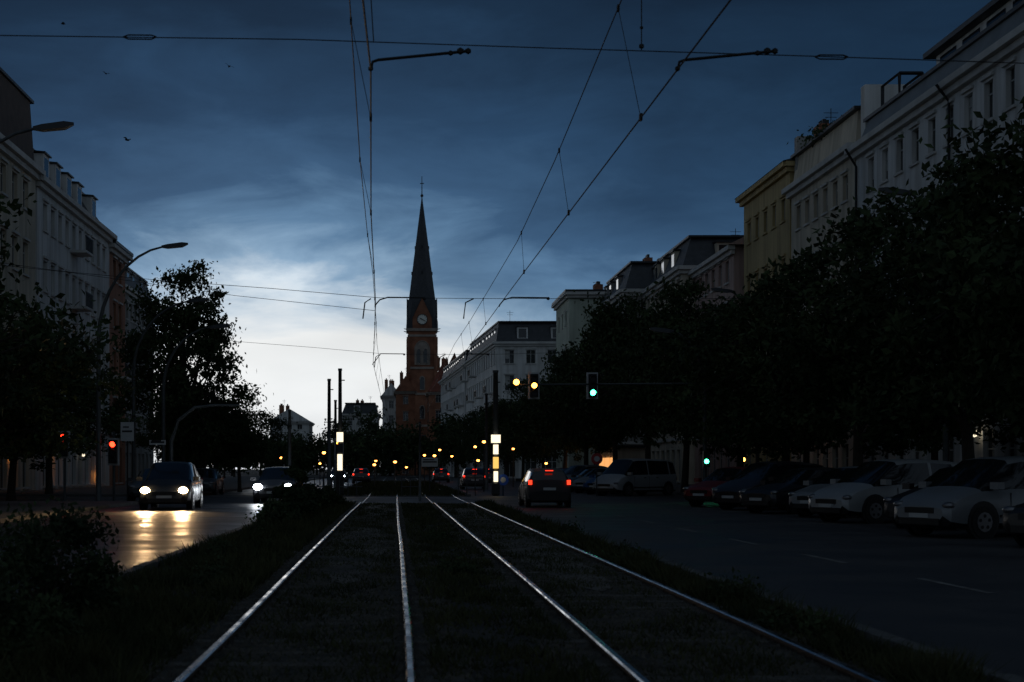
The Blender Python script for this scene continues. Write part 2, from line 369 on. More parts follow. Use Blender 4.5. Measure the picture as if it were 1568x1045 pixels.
def grass(name,regs):
    allv=[]
    for (x0,x1,y0,y1,n,h) in regs:
        u=RNG.uniform(0,1,n); y=y0*(y1/y0)**u; x=RNG.uniform(x0,x1,n)
        cl=.5+.5*np.sin(x*4+np.sin(y*1.7)*2)*np.sin(y*1.1+x*1.3)
        keep=RNG.uniform(0,1,n)<(.25+.85*cl); x=x[keep];y=y[keep];cl=cl[keep];n=len(x)
        hh=h*RNG.uniform(.3,1.25,n)*(.3+.95*cl); ww=.005*(1+y/14)
        a=RNG.uniform(0,6.28,n); lx=RNG.normal(0,.5,n)*hh; ly=RNG.normal(0,.5,n)*hh
        z=np.full(n,.03)
        v=np.stack([np.stack([x-ww*np.cos(a),y-ww*np.sin(a),z],1),np.stack([x+ww*np.cos(a),y+ww*np.sin(a),z],1),np.stack([x+lx,y+ly,z+hh],1)],1)
        allv.append(v.reshape(-1,3))
    V=np.concatenate(allv); n=len(V)//3
    me=bpy.data.meshes.new(name); me.from_pydata(V.tolist(),[],[(3*i,3*i+1,3*i+2) for i in range(n)]); me.materials.append(M['grass'])
    o=bpy.data.objects.new(name,me); COL.objects.link(o)
grass('grass',[(-3.34,-1.6,6,57,50000,.2),(.25,1.4,6,57,26000,.09),(3.2,3.74,6,57,26000,.2),(-1.25,0,6,57,17000,.065),(1.68,2.9,6,57,17000,.065),(-3.3,3.7,74,150,15000,.25)])
# ------------------------------------------------------------------ buildings
def building(name,fp,floors,wallm,street,bay=2.4,win=(1.15,1.9),roof='mansard',roofm='slate',rh=3.0,inset=1.4,balcony=(),seed=0,ground=True,trimm='trim'):
    rr=random.Random(seed); E=empty(name)
    W=MB(); H=sum(floors); n=len(fp)
    for i in range(n):
        p0=Vector((*fp[i],0)); p1=Vector((*fp[(i+1)%n],0)); d=p1-p0; Lw=d.length; d.normalize(); nn=Vector((d.y,-d.x,0))
        P=lambda u,z,o: p0+d*u+nn*o+Vector((0,0,z))
        def wb(u0,u1,z0,z1,o0,o1,m):
            W.hexa([P(u0,z0,o1),P(u1,z0,o1),P(u1,z0,o0),P(u0,z0,o0),P(u0,z1,o1),P(u1,z1,o1),P(u1,z1,o0),P(u0,z1,o0)],m)
        if i not in street:
            W.poly([P(0,0,0),P(Lw,0,0),P(Lw,H,0),P(0,H,0)],0); continue
        nb=max(1,int((Lw-.8)/bay)); mg=(Lw-nb*bay)/2; z=0
        for fi,fh in enumerate(floors):
            g=(fi==0 and ground)
            ww=win[0]*(1.25 if g else 1); wh=min(fh-.9,win[1]*(1.45 if g else 1)); sill=.35 if g else .8
            if fi==len(floors)-1: wh*=.88
            W.poly([P(0,z,0),P(mg,z,0),P(mg,z+fh,0),P(0,z+fh,0)],0)
            W.poly([P(Lw-mg,z,0),P(Lw,z,0),P(Lw,z+fh,0),P(Lw-mg,z+fh,0)],0)
            for bi in range(nb):
                u0=mg+bi*bay; u1=u0+bay; a=u0+(bay-ww)/2; c=a+ww; s=z+sill; t=s+wh
                W.poly([P(u0,z,0),P(a,z,0),P(a,z+fh,0),P(u0,z+fh,0)],0)
                W.poly([P(c,z,0),P(u1,z,0),P(u1,z+fh,0),P(c,z+fh,0)],0)
                W.poly([P(a,z,0),P(c,z,0),P(c,s,0),P(a,s,0)],0)
                W.poly([P(a,t,0),P(c,t,0),P(c,z+fh,0),P(a,z+fh,0)],0)
                dp=-.24
                W.poly([P(a,s,0),P(c,s,0),P(c,s,dp),P(a,s,dp)],0); W.poly([P(a,t,dp),P(c,t,dp),P(c,t,0),P(a,t,0)],0)
                W.poly([P(a,s,dp),P(a,t,dp),P(a,t,0),P(a,s,0)],0); W.poly([P(c,s,0),P(c,t,0),P(c,t,dp),P(c,s,dp)],0)
                W.poly([P(a,s,dp),P(c,s,dp),P(c,t,dp),P(a,t,dp)],1)
                m_=(a+c)/2
                wb(m_-.04,m_+.04,s,t,dp+.002,dp+.05,2); wb(a,m_-.042,t-wh*.32,t-wh*.32+.07,dp+.002,dp+.045,2); wb(m_+.042,c,t-wh*.32,t-wh*.32+.07,dp+.002,dp+.045,2)
                wb(a+.001,a+.06,s+.001,t-.001,dp+.002,dp+.04,2); wb(c-.06,c-.001,s+.001,t-.001,dp+.002,dp+.04,2)
                wb(a-.12,c+.12,s-.12,s-.002,.002,.12,3)
                if not g:
                    wb(a-.15,c+.15,t+.12,t+.26,.002,.14,3)
                    if rr.random()<.25: W.poly([P(a+.07,s+wh*.35,dp+.003),P(m_-.05,s+wh*.35,dp+.003),P(m_-.05,t-.05,dp+.003),P(a+.07,t-.05,dp+.003)],2)
                if (balcony!='rand' and (fi,bi) in balcony) or (not g and balcony=='rand' and rr.random()<.12):
                    wb(u0-.1,u1+.1,z+.5,z+.66,.003,1.1,3)
                    for k in range(12): wb(u0+k*(bay/11.)-.015,u0+k*(bay/11.)+.015,z+.66,z+1.6,1.04,1.08,4)
                    wb(u0-.1,u1+.1,z+1.6,z+1.66,1.02,1.1,4)
            z+=fh
            if fi==0: wb(0,Lw,z-.15,z+.12,.002,.18,3)
        wb(-.25,Lw+.25,H-.62,H-.3,.002,.28,3); wb(-.4,Lw+.4,H-.3,H+.02,.003,.55,3)
    W.build('walls_and_windows',[wallm,'glass','frame',trimm,'dark'],E)
    c=sum((Vector((*p,0)) for p in fp),Vector())/n
    Rf=MB()
    def ins(p,k):
        v=Vector((*p,0)); q=c-v; return v+q.normalized()*k*1.4
    if roof=='mansard':
        for i in range(n):
            a=ins(fp[i],.05);b_=ins(fp[(i+1)%n],.05);a2=ins(fp[i],inset);b2=ins(fp[(i+1)%n],inset)
            Rf.poly([(a.x,a.y,H+.03),(b_.x,b_.y,H+.03),(b2.x,b2.y,H+rh),(a2.x,a2.y,H+rh)],0)
        Rf.poly([(*ins(p,inset).xy,H+rh) for p in fp],0)
        o=[ins(p,inset-.35) for p in fp]
        Rf.hexa([(q.x,q.y,H+rh+.003) for q in o]+[(q.x,q.y,H+rh+.18) for q in o],1)
        if rh>2.3:
          for i in street:
            p0=Vector((*fp[i],0)); p1=Vector((*fp[(i+1)%n],0)); d=p1-p0; Lw=d.length; d.normalize(); nn=Vector((d.y,-d.x,0)); k=3.0
            while k<Lw-3.5:
                def Q(u,z,o_): return p0+d*u+nn*o_+Vector((0,0,z))
                Rf.hexa([Q(k,H+.3,-.35),Q(k+1.5,H+.3,-.35),Q(k+1.5,H+.3,-2.2),Q(k,H+.3,-2.2),Q(k,H+2.1,-.35),Q(k+1.5,H+2.1,-.35),Q(k+1.5,H+2.1,-2.2),Q(k,H+2.1,-2.2)],2)
                Rf.poly([Q(k+.2,H+.6,-.345),Q(k+1.3,H+.6,-.345),Q(k+1.3,H+1.9,-.345),Q(k+.2,H+1.9,-.345)],3)
                Rf.hexa([Q(k-.12,H+2.103,-.2),Q(k+1.62,H+2.103,-.2),Q(k+1.62,H+2.3,-2.4),Q(k-.12,H+2.3,-2.4),Q(k-.12,H+2.2,-.2),Q(k+1.62,H+2.2,-.2),Q(k+1.62,H+2.4,-2.4),Q(k-.12,H+2.4,-2.4)],1)
                k+=rr.choice([3.2,4.8])
    elif roof=='flat':
        Rf.poly([(*p,H+.01) for p in fp],0)
        o=[ins(p,-.5) for p in fp]
        Rf.hexa([(q.x,q.y,H+.03) for q in o]+[(q.x,q.y,H+.28) for q in o],1)
    elif roof in('hip','gable'):
        o=[ins(p,-.6) for p in fp]
        a=(o[0]+o[1])/2; b_=(o[2]+o[3])/2
        if roof=='hip': a=a.lerp(b_,.2); b_=b_.lerp(a,.25)
        a.z=b_.z=H+rh
        for q in o: q.z=H+.03
        Rf.poly([o[1],o[2],b_,a],0);Rf.poly([o[3],o[0],a,b_],0);Rf.poly([o[0],o[1],a],0 if roof=='hip' else 2);Rf.poly([o[2],o[3],b_],0 if roof=='hip' else 2)
        Rf.poly([tuple(q-Vector((0,0,.004))) for q in reversed(o)],1)
    for k in range(4):
        t=rr.uniform(.2,.8); x=fp[0][0]*(1-t)+fp[2][0]*t; y=fp[0][1]*(1-t)+fp[2][1]*t
        zt=H+(rh if roof!='flat' else .3)
        if k<3:
            Rf.box(x-.4,x+.4,y-.7,y+.7,zt-2,zt+1.0,4)
            for j in (-.4,0,.4): Rf.box(x-.12,x+.12,y+j-.1,y+j+.1,zt+1.0,zt+1.35,1)
        else:
            Rf.tube([(x,y,zt-.5),(x,y,zt+2.4)],.03,1,5); Rf.tube([(x-.5,y,zt+2.1),(x+.5,y,zt+2.1)],.02,1,4); Rf.tube([(x-.4,y,zt+1.8),(x+.4,y,zt+1.8)],.02,1,4)
    Rf.build('roof',[roofm,'dark',wallm,'glass','brick'],E)
    return E
def rect(x0,x1,y0,y1): return [(x0,y0),(x1,y0),(x1,y1),(x0,y1)]
F5=[4.4,3.9,4.0,4.0,4.0]
E=building('apartment_building',rect(26,39,40,80.2),[4.2,3.7,4.0,4.0,3.6],'white',(0,3),bay=2.2,win=(.95,1.95),roofm='slateg',rh=1.3,inset=.8,seed=1)
b=MB(); b.box(27.4,37,46,72,20.6,22.3,0); b.box(26.9,37.4,45.6,72.5,22.302,22.55,1)
for k in range(9): b.box(27.36,27.395,47+k*2.8,49.0+k*2.8,20.9,22.1,2)
b.box(26.25,38,79.4,80.15,19.6,22.9,0)
b.tube([(26.6,75,20.7),(26.6,75,22.3),(26.6,77.6,22.3),(26.6,77.6,20.7)],.1,3,4); b.tube([(27.8,75,20.7),(27.8,75,22.3),(27.8,77.6,22.3),(27.8,77.6,20.7)],.1,3,4); b.tube([(26.6,75,22.3),(27.8,75,22.3)],.1,3,4)
b.tube([(25.3,66.5,19.4),(25.9,66.5,18.6),(25.85,66.5,.2)],.07,3,6); b.tube([(25.3,79.9,19.4),(25.9,79.9,18.4),(25.85,79.9,.2)],.07,3,6); b.build('penthouse_and_firewall',['white','dark','glass','dark'],E)
E=building('apartment_building',rect(26.02,38,80.5,93.4),[4.3,3.8,4.0,4.0,3.7],'white2',(3,),bay=1.9,win=(.9,1.7),roof='mansard',roofm='white2',rh=2.0,inset=.3,seed=2)
b=MB(); b.box(26.2,36,92.6,93.3,19.9,23.1,0); b.build('firewall',['greyw'],E)
cs=RNG.normal(size=(700,3))*np.array([.5,1.4,.22])+np.array([26.6,88,22.1]); me=leafmesh('roof_garden_plants',cs,RNG.uniform(.08,.15,700),['leaf','bark']); COL.objects.link(bpy.data.objects.new('roof_garden_plants',me))
building('apartment_building',rect(26.0,38,93.7,106),[4.6,4.2,4.2,4.2,4.4],'yellow',(0,3),bay=2.3,win=(.9,1.7),roof='hip',rh=2.2,seed=3,trimm='yellow')
building('apartment_building',rect(25.5,37,107,121),[4,3.6,3.7,3.6,3.3],'pink',(3,),roof='gable',roofm='tile',rh=3.2,seed=4)
building('apartment_building',rect(24.5,36,121.3,139),[4,3.7,3.8,3.7,3.5],'white2',(0,3),rh=2.7,seed=5)
building('apartment_building',rect(22.5,34,139.3,158),[4,3.7,3.8,3.8,3.7],'greyw',(0,3),rh=2.8,seed=6)
building('apartment_building',rect(19.6,33,160,173),[4.4,4.2,4.2,4.3,4.2],'greenish',(0,3),bay=3.4,win=(.9,1.5),roof='flat',seed=7)
building('corner_apartment_building',[(14.2,200),(27,200),(27,240),(12,240)],[4,3.8,3.9,3.8,3.8],'white',(0,3),bay=3.0,win=(1.3,2.1),rh=2.9,inset=1.3,balcony='rand',seed=8)
building('apartment_building',[(11.8,241),(25,241),(22,289),(9.3,289)],[4,3.8,3.9,3.8,3.6],'white',(0,3),rh=2.5,balcony='rand',seed=9)
building('apartment_building',rect(-35,-22,44,87),[4.4,3.9,3.9,3.9,3.6],'white2',(0,1),rh=4.0,inset=.45,roofm='brownroof',seed=10)
building('apartment_building',rect(-35,-22,87.4,109.5),[4.2,3.8,3.8,3.8,3.8],'white',(0,1),bay=2.0,win=(1,1.9),roof='mansard',roofm='slate',rh=2.4,inset=2.0,balcony=((2,4),(3,4),(4,4)),seed=11)
building('apartment_building',rect(-35,-22.1,109.8,116.5),[4.2,3.8,3.8,3.6,3.4],'orange',(0,1),bay=2.2,roof='flat',balcony='rand',seed=12)
building('apartment_building',rect(-42,-28,120,165),F5,'greyw',(0,1),rh=2.5,seed=13)
building('distant_house',rect(-29,-20,330,345),[3.5,3.2,3.2,2.5],'white',(0,1),roof='gable',rh=3,seed=14)
building('distant_house',rect(-13,-4,345,360),[4,3.6,3.6,3.6],'white',(0,1),rh=2.6,seed=15)
building('distant_house',rect(-3,1.2,338,350),[4,3.7,3.7,3.7,3.7],'white',(0,3),roof='gable',roofm='slate',rh=3,seed=16)
building('brick_house',rect(.2,4.6,322,334),[4,3.8,3.8,3.8,3.6],'brick',(0,3),roof='gable',roofm='tile',rh=3.5,seed=17,trimm='stone')
building('brick_house',rect(7.5,14,314,328),[4,3.8,3.8,3.8,3.0],'brick',(0,3),roof='hip',roofm='tile',rh=7,seed=18,trimm='stone')
# church
CH=empty('church'); cx,cy=6.8,360; a=3.45
b=MB(); b.box(cx-a,cx+a,cy-a,cy+a,0,36,0)
for zz in (12,20,26.5,34.6): b.box(cx-a-.18,cx+a+.18,cy-a-.18,cy+a+.18,zz,zz+.55,1)
for sx in (-1,1):
    for sy in (-1,1):
        b.box(cx+sx*a-.45,cx+sx*a+.45,cy+sy*a-.45,cy+sy*a+.45,0,34.5,0)
b.box(cx-a-.45,cx+a+.45,cy-a-.45,cy+a+.45,36,36.7,1)
b.build('tower_shaft',['brick','stone'],CH)
b=MB()
def archwin(b,cx,y,z0,w,h,m0,m1,s=-1):
    pts=[(cx-w,y,z0),(cx+w,y,z0),(cx+w,y,z0+h)]+[(cx+w*math.cos(t),y,z0+h+w*1.25*math.sin(t)) for t in [math.pi*k/8 for k in range(1,8)]]+[(cx-w,y,z0+h)]
    b.poly(pts,m0)
    b.tube([(p[0],p[1]-.05,p[2]) for p in pts],.13,m1,5)
archwin(b,cx,cy-a-.03,27.6,1.9,3.6,1,1); archwin(b,cx-.85,cy-a-.09,27.9,.55,3.0,2,1); archwin(b,cx+.85,cy-a-.09,27.9,.55,3.0,2,1)
for zz in (14,21.3): archwin(b,cx,cy-a-.03,zz,.6,2.6,2,1)
b.build('belfry_windows',['brick','stone','glass'],CH)
b=MB()
def ring(r,z,sq): 
    o=[]
    for k in range(8):
        t=math.pi/8+k*math.pi/4
        rr_=r/math.cos(math.pi/8)
        x,y=rr_*math.cos(t),rr_*math.sin(t)
        if sq>0:
            cxn=math.copysign(r,x);cyn=math.copysign(r,y); x=x*(1-sq)+cxn*sq; y=y*(1-sq)+cyn*sq
        o.append((cx+x,cy+y,z))
    return o
rs=[ring(a+.05,36.7,.95),ring(a,43.2,.55),ring(2.95,47.2,0),ring(1.85,56.2,0),ring(1.0,63,0),ring(.12,70,0)]
for i in range(len(rs)-1):
    for j in range(8): b.poly([rs[i][j],rs[i][(j+1)%8],rs[i+1][(j+1)%8],rs[i+1][j]],0)
b.tube([(cx,cy,69.8),(cx,cy,75.5)],[.14,.08],1,6); b.ball((cx,cy,70.6),.4,1); b.box(cx-.5,cx+.5,cy-.06,cy+.06,73.6,73.8,1)
for sx in (-1,1):
    for sy in (-1,1):
        x,y=cx+sx*(a+.15),cy+sy*(a+.15); b.tube([(x,y,36.7),(x,y,38.2),(x,y,40.2)],[.38,.34,.02],0,6)
        b.tube([(x,y,36.4),(x+sx*1.0,y,36.6)],[.2,.06],1,5)
for zz,rd in ((50.5,2.5),(57,1.65)):
    for t in (0,1,2,3):
        an=t*math.pi/2; b.box(cx+rd*math.cos(an)-.2,cx+rd*math.cos(an)+.2,cy+rd*math.sin(an)-.2,cy+rd*math.sin(an)+.2,zz,zz+.8,1)
b.build('spire',['slate','dark'],CH)
b=MB()
for t in range(4):
    an=t*math.pi/2; c_,s_=math.cos(an),math.sin(an)
    def T(u,o,z):
        return (cx+u*c_+o*s_, cy+u*s_-o*c_, z)
    g=[T(-2.4,a+.25,36.71),T(2.4,a+.25,36.71),T(2.4,a+.25,39.6),T(0,a+.25,44.3),T(-2.4,a+.25,39.6)]
    g2=[T(-2.4,1.6,36.71),T(2.4,1.6,36.71),T(2.4,1.6,39.6),T(0,1.6,44.3),T(-2.4,1.6,39.6)]
    b.poly(g,0)
    for k in range(5): b.poly([g[k],g2[k],g2[(k+1)%5],g[(k+1)%5]],1 if k in(2,3) else 0)
    b.tube([T(-2.5,a+.3,39.4),T(0,a+.3,44.5),T(2.5,a+.3,39.4)],.12,1,5)
    ck=[T(1.3*math.cos(q),a+.3,38.9+1.3*math.sin(q)) for q in [2*math.pi*k/24 for k in range(24)]]
    b.poly(ck,3)
    b.tube(ck+[ck[0]],.1,4,5)
    for q in range(12):
        an2=q*math.pi/6; b.tube([T(.98*math.cos(an2),a+.34,38.9+.98*math.sin(an2)),T(1.15*math.cos(an2),a+.34,38.9+1.15*math.sin(an2))],.05,4,4)
    b.tube([T(0,a+.36,38.9),T(.75,a+.36,38.5)],.09,4,4); b.tube([T(0,a+.36,38.9),T(-.55,a+.36,39.2)],.11,4,4)
b.build('gables_and_clock',['brick','slate','stone','clock','dark'],CH)
b=MB(); 
b.box(cx+a+.5,cx+a+9,cy-1,cy+32,0,19,0); x0,x1=cx+a,cx+a+9.5
b.poly([(x0,cy-1.3,19),(x1,cy-1.3,19),((x0+x1)/2,cy-1.3,30.5)],0)
b.poly([(x1,cy-1.6,18.6),(x1,cy+32,18.6),((x0+x1)/2,cy+32,30.8),((x0+x1)/2,cy-1.6,30.8)],1); b.poly([(x0,cy-1.6,18.6),((x0+x1)/2,cy-1.6,30.8),((x0+x1)/2,cy+32,30.8),(x0,cy+32,18.6)],1)
b.box(cx-a-4,cx-a-.5,cy-.5,cy+30,0,14,0); b.poly([(cx-a-4.3,cy-.8,13.8),(cx-a-.2,cy-.8,19),(cx-a-.2,cy+30,19),(cx-a-4.3,cy+30,13.8)],1)
b.build('nave',['brick','tile'],CH)
# ------------------------------------------------------------------ cars
def car(name,x,y,deg,kind,col,head=None,tail=None,sc=1,hs=.13):
    E=empty(name,(x,y,.01),R(deg)); E.scale=(sc,sc,sc)
    if kind=='hatch': Lc,W,H=4.1,.87,1.48; hood,ws,re,belt=.95,1.75,.55,.92
    elif kind=='mpv': Lc,W,H=4.5,.90,1.66; hood,ws,re,belt=.85,1.75,.35,1.0
    elif kind=='suv': Lc,W,H=4.6,.93,1.62; hood,ws,re,belt=1.15,1.9,.35,1.05
    elif kind=='van': Lc,W,H=4.9,.95,1.95; hood,ws,re,belt=.7,1.5,.1,1.1
    else: Lc,W,H=4.6,.89,1.44; hood,ws,re,belt=1.2,2.0,1.15,.9
    h=Lc/2
    S=[(h,.72*W,.36,.58,.62,.6*W),(h-.08,.9*W,.24,.66,.71,.72*W),(h-.35,.98*W,.2,belt-.18,belt-.12,.78*W),(h-hood,W,.2,belt-.05,belt+.03,.82*W),
       (h-ws,W,.2,belt,H-.06,.72*W),(h-ws-.35,W,.2,belt,H-.01,.74*W),(h-ws-1.0,W,.2,belt+.01,H,.75*W),(h-ws-1.09,W,.2,belt+.01,H,.75*W)]
    xr=-h+re+.45
    if xr<h-ws-1.35: S+=[(xr+.12,W,.2,belt+.03,H-.04,.73*W),(xr,W,.2,belt+.03,H-.05,.73*W)]
    S+=[(-h+re,W,.2,belt+.05,(H-.12),.70*W)]
    nb_=len(S)
    if kind=='sedan': S+=[(-h+.45,.98*W,.22,belt+.03,belt+.10,.76*W),(-h+.12,.95*W,.25,belt,belt+.06,.74*W)]
    else: S+=[(-h+.1,.97*W,.22,belt+.02,belt+.08,.78*W)]
    S+=[(-h+.02,.94*W,.28,.75,.78,.75*W),(-h,.85*W,.35,.62,.66,.7*W)]
    B=MB(); rings=[]
    for (sx,hw,zb,zs,zt,tw) in S:
        half=[(0,zb),(hw*.86,zb),(hw*.98,zb+.1),(hw,(zb+zs)/2),(hw*.985,zs-.08),(hw*.94,zs),(tw*1.03,zt-min(.09,(zt-zs)*.4)),(tw*.9,zt-.01),(tw*.45,zt+.02),(0,zt+.025)]
        ring_=half+[(-u,v) for u,v in reversed(half[1:-1])]
        rings.append(len(B.v)); B.v+=[(sx,u,v) for u,v in ring_]
    nr=18
    for i in range(len(S)-1):
        for j in range(nr):
            k=(j+1)%nr; m=0
            side=j in(5,12); top=j in(6,7,8,9,10,11)
            if i==3 and (top or side): m=1
            elif side and 4<=i<nb_-1 and not abs(S[i][0]-S[i+1][0])<.13: m=1
            elif i==nb_-1 and top: m=1
            if j in (0,1,16,17): m=2
            B.f.append((rings[i]+j,rings[i]+k,rings[i+1]+k,rings[i+1]+j)); B.m.append(m)
    B.f.append(tuple(rings[0]+j for j in range(nr))); B.m.append(0)
    B.f.append(tuple(rings[-1]+j for j in reversed(range(nr)))); B.m.append(0)
    o=B.build('body',[paint(col),'cglass','black'],E,True)
    md=o.modifiers.new('e','EDGE_SPLIT'); md.split_angle=R(30)
    D=MB()
    wr=.33 if kind!='suv' else .36
    for wx in (h-.85,-h+.8):
        for s in (-1,1):
            D.tube([(wx,s*(W*.93),wr+.02),(wx,s*(W+.008),wr+.02)],wr+.08,0,20)
            D.tube([(wx,s*(W-.2),wr),(wx,s*(W+.02),wr)],wr,1,20)
            D.tube([(wx,s*(W),wr),(wx,s*(W+.03),wr)],wr*.62,2,12)
            for q in range(5):
                an=q*2*math.pi/5+.3; D.tube([(wx+wr*.38*math.cos(an),s*(W+.02),wr+wr*.38*math.sin(an)),(wx+wr*.38*math.cos(an),s*(W+.036),wr+wr*.38*math.sin(an))],wr*.12,0,6)
    D.build('wheels',['black','tyre','rim'],E)
    D=MB()
    D.box(h-.06,h+.012,-.45*W,.45*W,.5,.62,0); D.box(h-.09,h+.02,-.62*W,.62*W,.27,.40,0)
    D.box(h-.02,h+.03,-.26,.26,.41,.5,2)
    for s in (-1,1):
        D.box(h-ws+.55,h-ws+.72,(W-.02) if s>0 else -(W+.2),(W+.2) if s>0 else -(W-.02),belt,belt+.14,1)
        D.box(-h+1.2,h-1.3,s*(W+.004)-.012,s*(W+.004)+.012,.42,.47,0)
        for dx in (h-ws-.75,h-ws-1.75): D.box(dx,dx+.16,s*W-.02,s*W+.02,belt-.16,belt-.13,0)
        for dx in (h-ws+.15,h-ws-1.03): D.box(dx,dx+.012,s*W-.012,s*W+.004,.35,belt-.08,0)
    D.box(-h-.03,-h+.05,-.26,.26,.6 if kind!='suv' else .72,.71 if kind!='suv' else .83,2)
    D.box(-h-.02,-h+.1,-.8*W,.8*W,.3,.42,0)
    D.build('trim',['black',paint(col),'sign'],E)
    D=MB()
    for s in (-1,1):
        if head: D.ball((h-.02,s*W*.72,.68),hs,0,12,(.45,1.1,.75))
        else: D.ball((h-.12,s*W*.76,.67),.15,0,12,(.75,1.0,.5))
    D.build('headlamps',[head or 'rim'],E,True)
    D=MB()
    for s in (-1,1):
        zt=.86 if kind!='suv' else 1.0
        D.box(-h-.012,-h+.16,s*W*.86-.07,s*W*.86+.07,zt-.05,zt+(.1 if kind not in('suv','van','mpv') else .14),0)
    if tail: D.box(-h+re*.5-.05,-h+re*.5+.04,-.16,.16,H-.1,H-.07,0)
    D.build('tail_lamps',[tail or 'redsign'],E)
    return E,h,W
def spot(name,parent,loc,rot,en,col,size=70,r=.07):
    l=bpy.data.lights.new(name,'SPOT'); l.energy=en; l.color=col; l.spot_size=R(size); l.spot_blend=.7; l.shadow_soft_size=r
    o=bpy.data.objects.new(name,l); COL.objects.link(o); o.location=loc; o.rotation_euler=rot; o.parent=parent
E,h,W=car('oncoming_car',-8.0,51,-88,'mpv',(.025,.027,.03),head='e_head',hs=.15)
for s in (-1,1): spot('headlight_beam',E,(h+.12,s*.62,.68),(0,R(-82),0),420,(1,.62,.30),r=.12)
E,h,W=car('oncoming_car',-4.9,60,-92,'hatch',(.06,.06,.065),head='e_headw',hs=.17)
for s in (-1,1): spot('headlight_beam',E,(h+.12,s*.62,.68),(0,R(-84),0),60,(.9,.95,1))
car('driving_suv',5.65,54,90,'suv','black',tail='e_tail',sc=.88)
car('distant_car',-9.2,120,-90,'sedan',(.1,.1,.1),head='e_headw'); car('distant_car',-6,150,-90,'sedan',(.1,.1,.1),head='e_headw')
for x,y in ((5.5,100),(8,125),(4.8,150),(-3.3,140)): car('distant_car',x,y,90,'hatch',(.03,.03,.035),tail='e_tail')
for x,y in ((-9.2,62),(-9.4,70),(-9.3,78)): car('parked_car',x-1.2,y,-90,'sedan',(.05,.055,.06))
for x,y,d,k,c in ((12.9,30.3,206,'mpv',(.17,.18,.19)),(13.8,34.3,210,'hatch',(.015,.015,.018)),(13.4,38.2,204,'mpv',(.27,.28,.285)),(13.7,42.4,212,'hatch',(.2,.21,.22)),(13.4,46.2,212,'sedan',(.015,.017,.022)),
    (13.3,50,214,'mpv',(.02,.02,.025)),(12.9,54.2,216,'hatch',(.15,.015,.015)),(12.8,76,220,'van',(.28,.29,.3)),(12.4,80,222,'hatch',(.03,.08,.2)),(12.3,84,222,'hatch',(.2,.21,.22)),
    (12.4,88,222,'sedan',(.03,.03,.035)),(12.2,92.5,222,'mpv',(.15,.15,.15)),(12,97,222,'hatch',(.02,.02,.02)),(12,102,222,'hatch',(.15,.02,.015)),(13.4,26.2,208,'sedan',(.02,.02,.02))):
    car('parked_car',x,y,d+random.uniform(-3,3),k,c)
# ------------------------------------------------------------------ street furniture
def lamp(name,x,y,H,dx,dy=0,r=.09,lit=None):
    E=empty(name); b=MB(); p=[(x,y,0),(x,y,1.2),(x,y,H*.62)]
    for t in [i/8 for i in range(1,9)]:
        an=t*math.pi/2*.92; p.append((x+dx*(1-math.cos(an)),y+dy*(1-math.cos(an)),H*.62+(H*.36)*math.sin(an)))
    rr_=[r*1.4,r*1.2,r]+[r*(1-.55*i/8) for i in range(1,9)]
    b.tube(p,rr_,0,8); b.build('pole',['pole'],E,True)
    ex,ey,ez=p[-1]; s=1 if dx>0 else -1; b=MB()
    pts=[(-.1,.05,-.05,.05),(.15,.13,-.09,.08),(.75,.15,-.06,.11),(1.0,.05,.03,.07)]
    for (u,w_,z0,z1) in pts:
        b.v+=[(ex+s*u,ey-w_,ez+z0+.05*u),(ex+s*u,ey+w_,ez+z0+.05*u),(ex+s*u,ey+w_*.6,ez+z1+.08*u),(ex+s*u,ey-w_*.6,ez+z1+.08*u)]
    for i in range(3):
        for j in range(4): b.f.append((i*4+j,i*4+(j+1)%4,(i+1)*4+(j+1)%4,(i+1)*4+j)); b.m.append(1 if j==0 else 0)
    b.f+=[(3,2,1,0),(12,13,14,15)]; b.m+=[0,0]
    b.build('lamp_head',['dark',lit or 'frame'],E)
    return E
lamp('street_lamp',-12.5,38.5,10.9,3.2); lamp('street_lamp',-12.3,59,10.9,3.1); lamp('street_lamp',-13.6,74,10.4,3.3); lamp('street_lamp',-11.4,70,8.6,2.6)
lamp('street_lamp',18.2,47,10.8,-1.4); lamp('street_lamp',18.6,73,10.8,-1.6)
SL=lamp('street_lamp_with_signals',13.5,62,7.6,-1.6,r=.08)
def signal(E,x,y,z,lit,which,arm=True):
    b=MB(); b.box(x-.17,x+.17,y-.12,y+.12,z-.5,z+.5,0); b.box(x-.25,x+.25,y+.122,y+.14,z-.58,z+.58,3)
    for i,zz in enumerate((.31,0,-.31)):
        on=(i==which)
        c=[(x+.12*math.cos(t),y-.125,z+zz+.12*math.sin(t)) for t in [2*math.pi*k/14 for k in range(14)]]
        b.poly(c,2 if on else 1)
        v=[Vector((x+.135*math.cos(t),y-.122,z+zz+.135*math.sin(t))) for t in [math.pi*k/8 for k in range(9)]]
        for k in range(8): b.poly([v[k],v[k+1],v[k+1]+Vector((0,-.16,-.02)),v[k]+Vector((0,-.16,-.02))],0)
    b.build('signal_head',['black','dark',lit,'sign'],E)
b=MB(); b.tube([(13.5,62,5.15),(9,62,5.12),(5.2,62,5.1)],[.05,.04,.035],0,6); b.build('signal_arm',['pole'],SL)
signal(SL,6.05,61.9,5.05,'e_amber',1); signal(SL,8.6,61.9,5.05,'e_green',2)
b=MB(); b.ball((5.28,61.9,5.2),.13,0,10); b.tube([(5.28,61.95,5.05),(5.28,61.95,5.35)],.05,1,6); b.build('amber_beacon',['e_amber','dark'],SL,True)
b=MB(); b.box(13.38,13.66,61.7,61.88,1.5,2.2,0); b.ball((13.52,61.7,1.75),.10,1,8,(1,.4,1)); b.build('pedestrian_signal',['black','e_green'],SL)
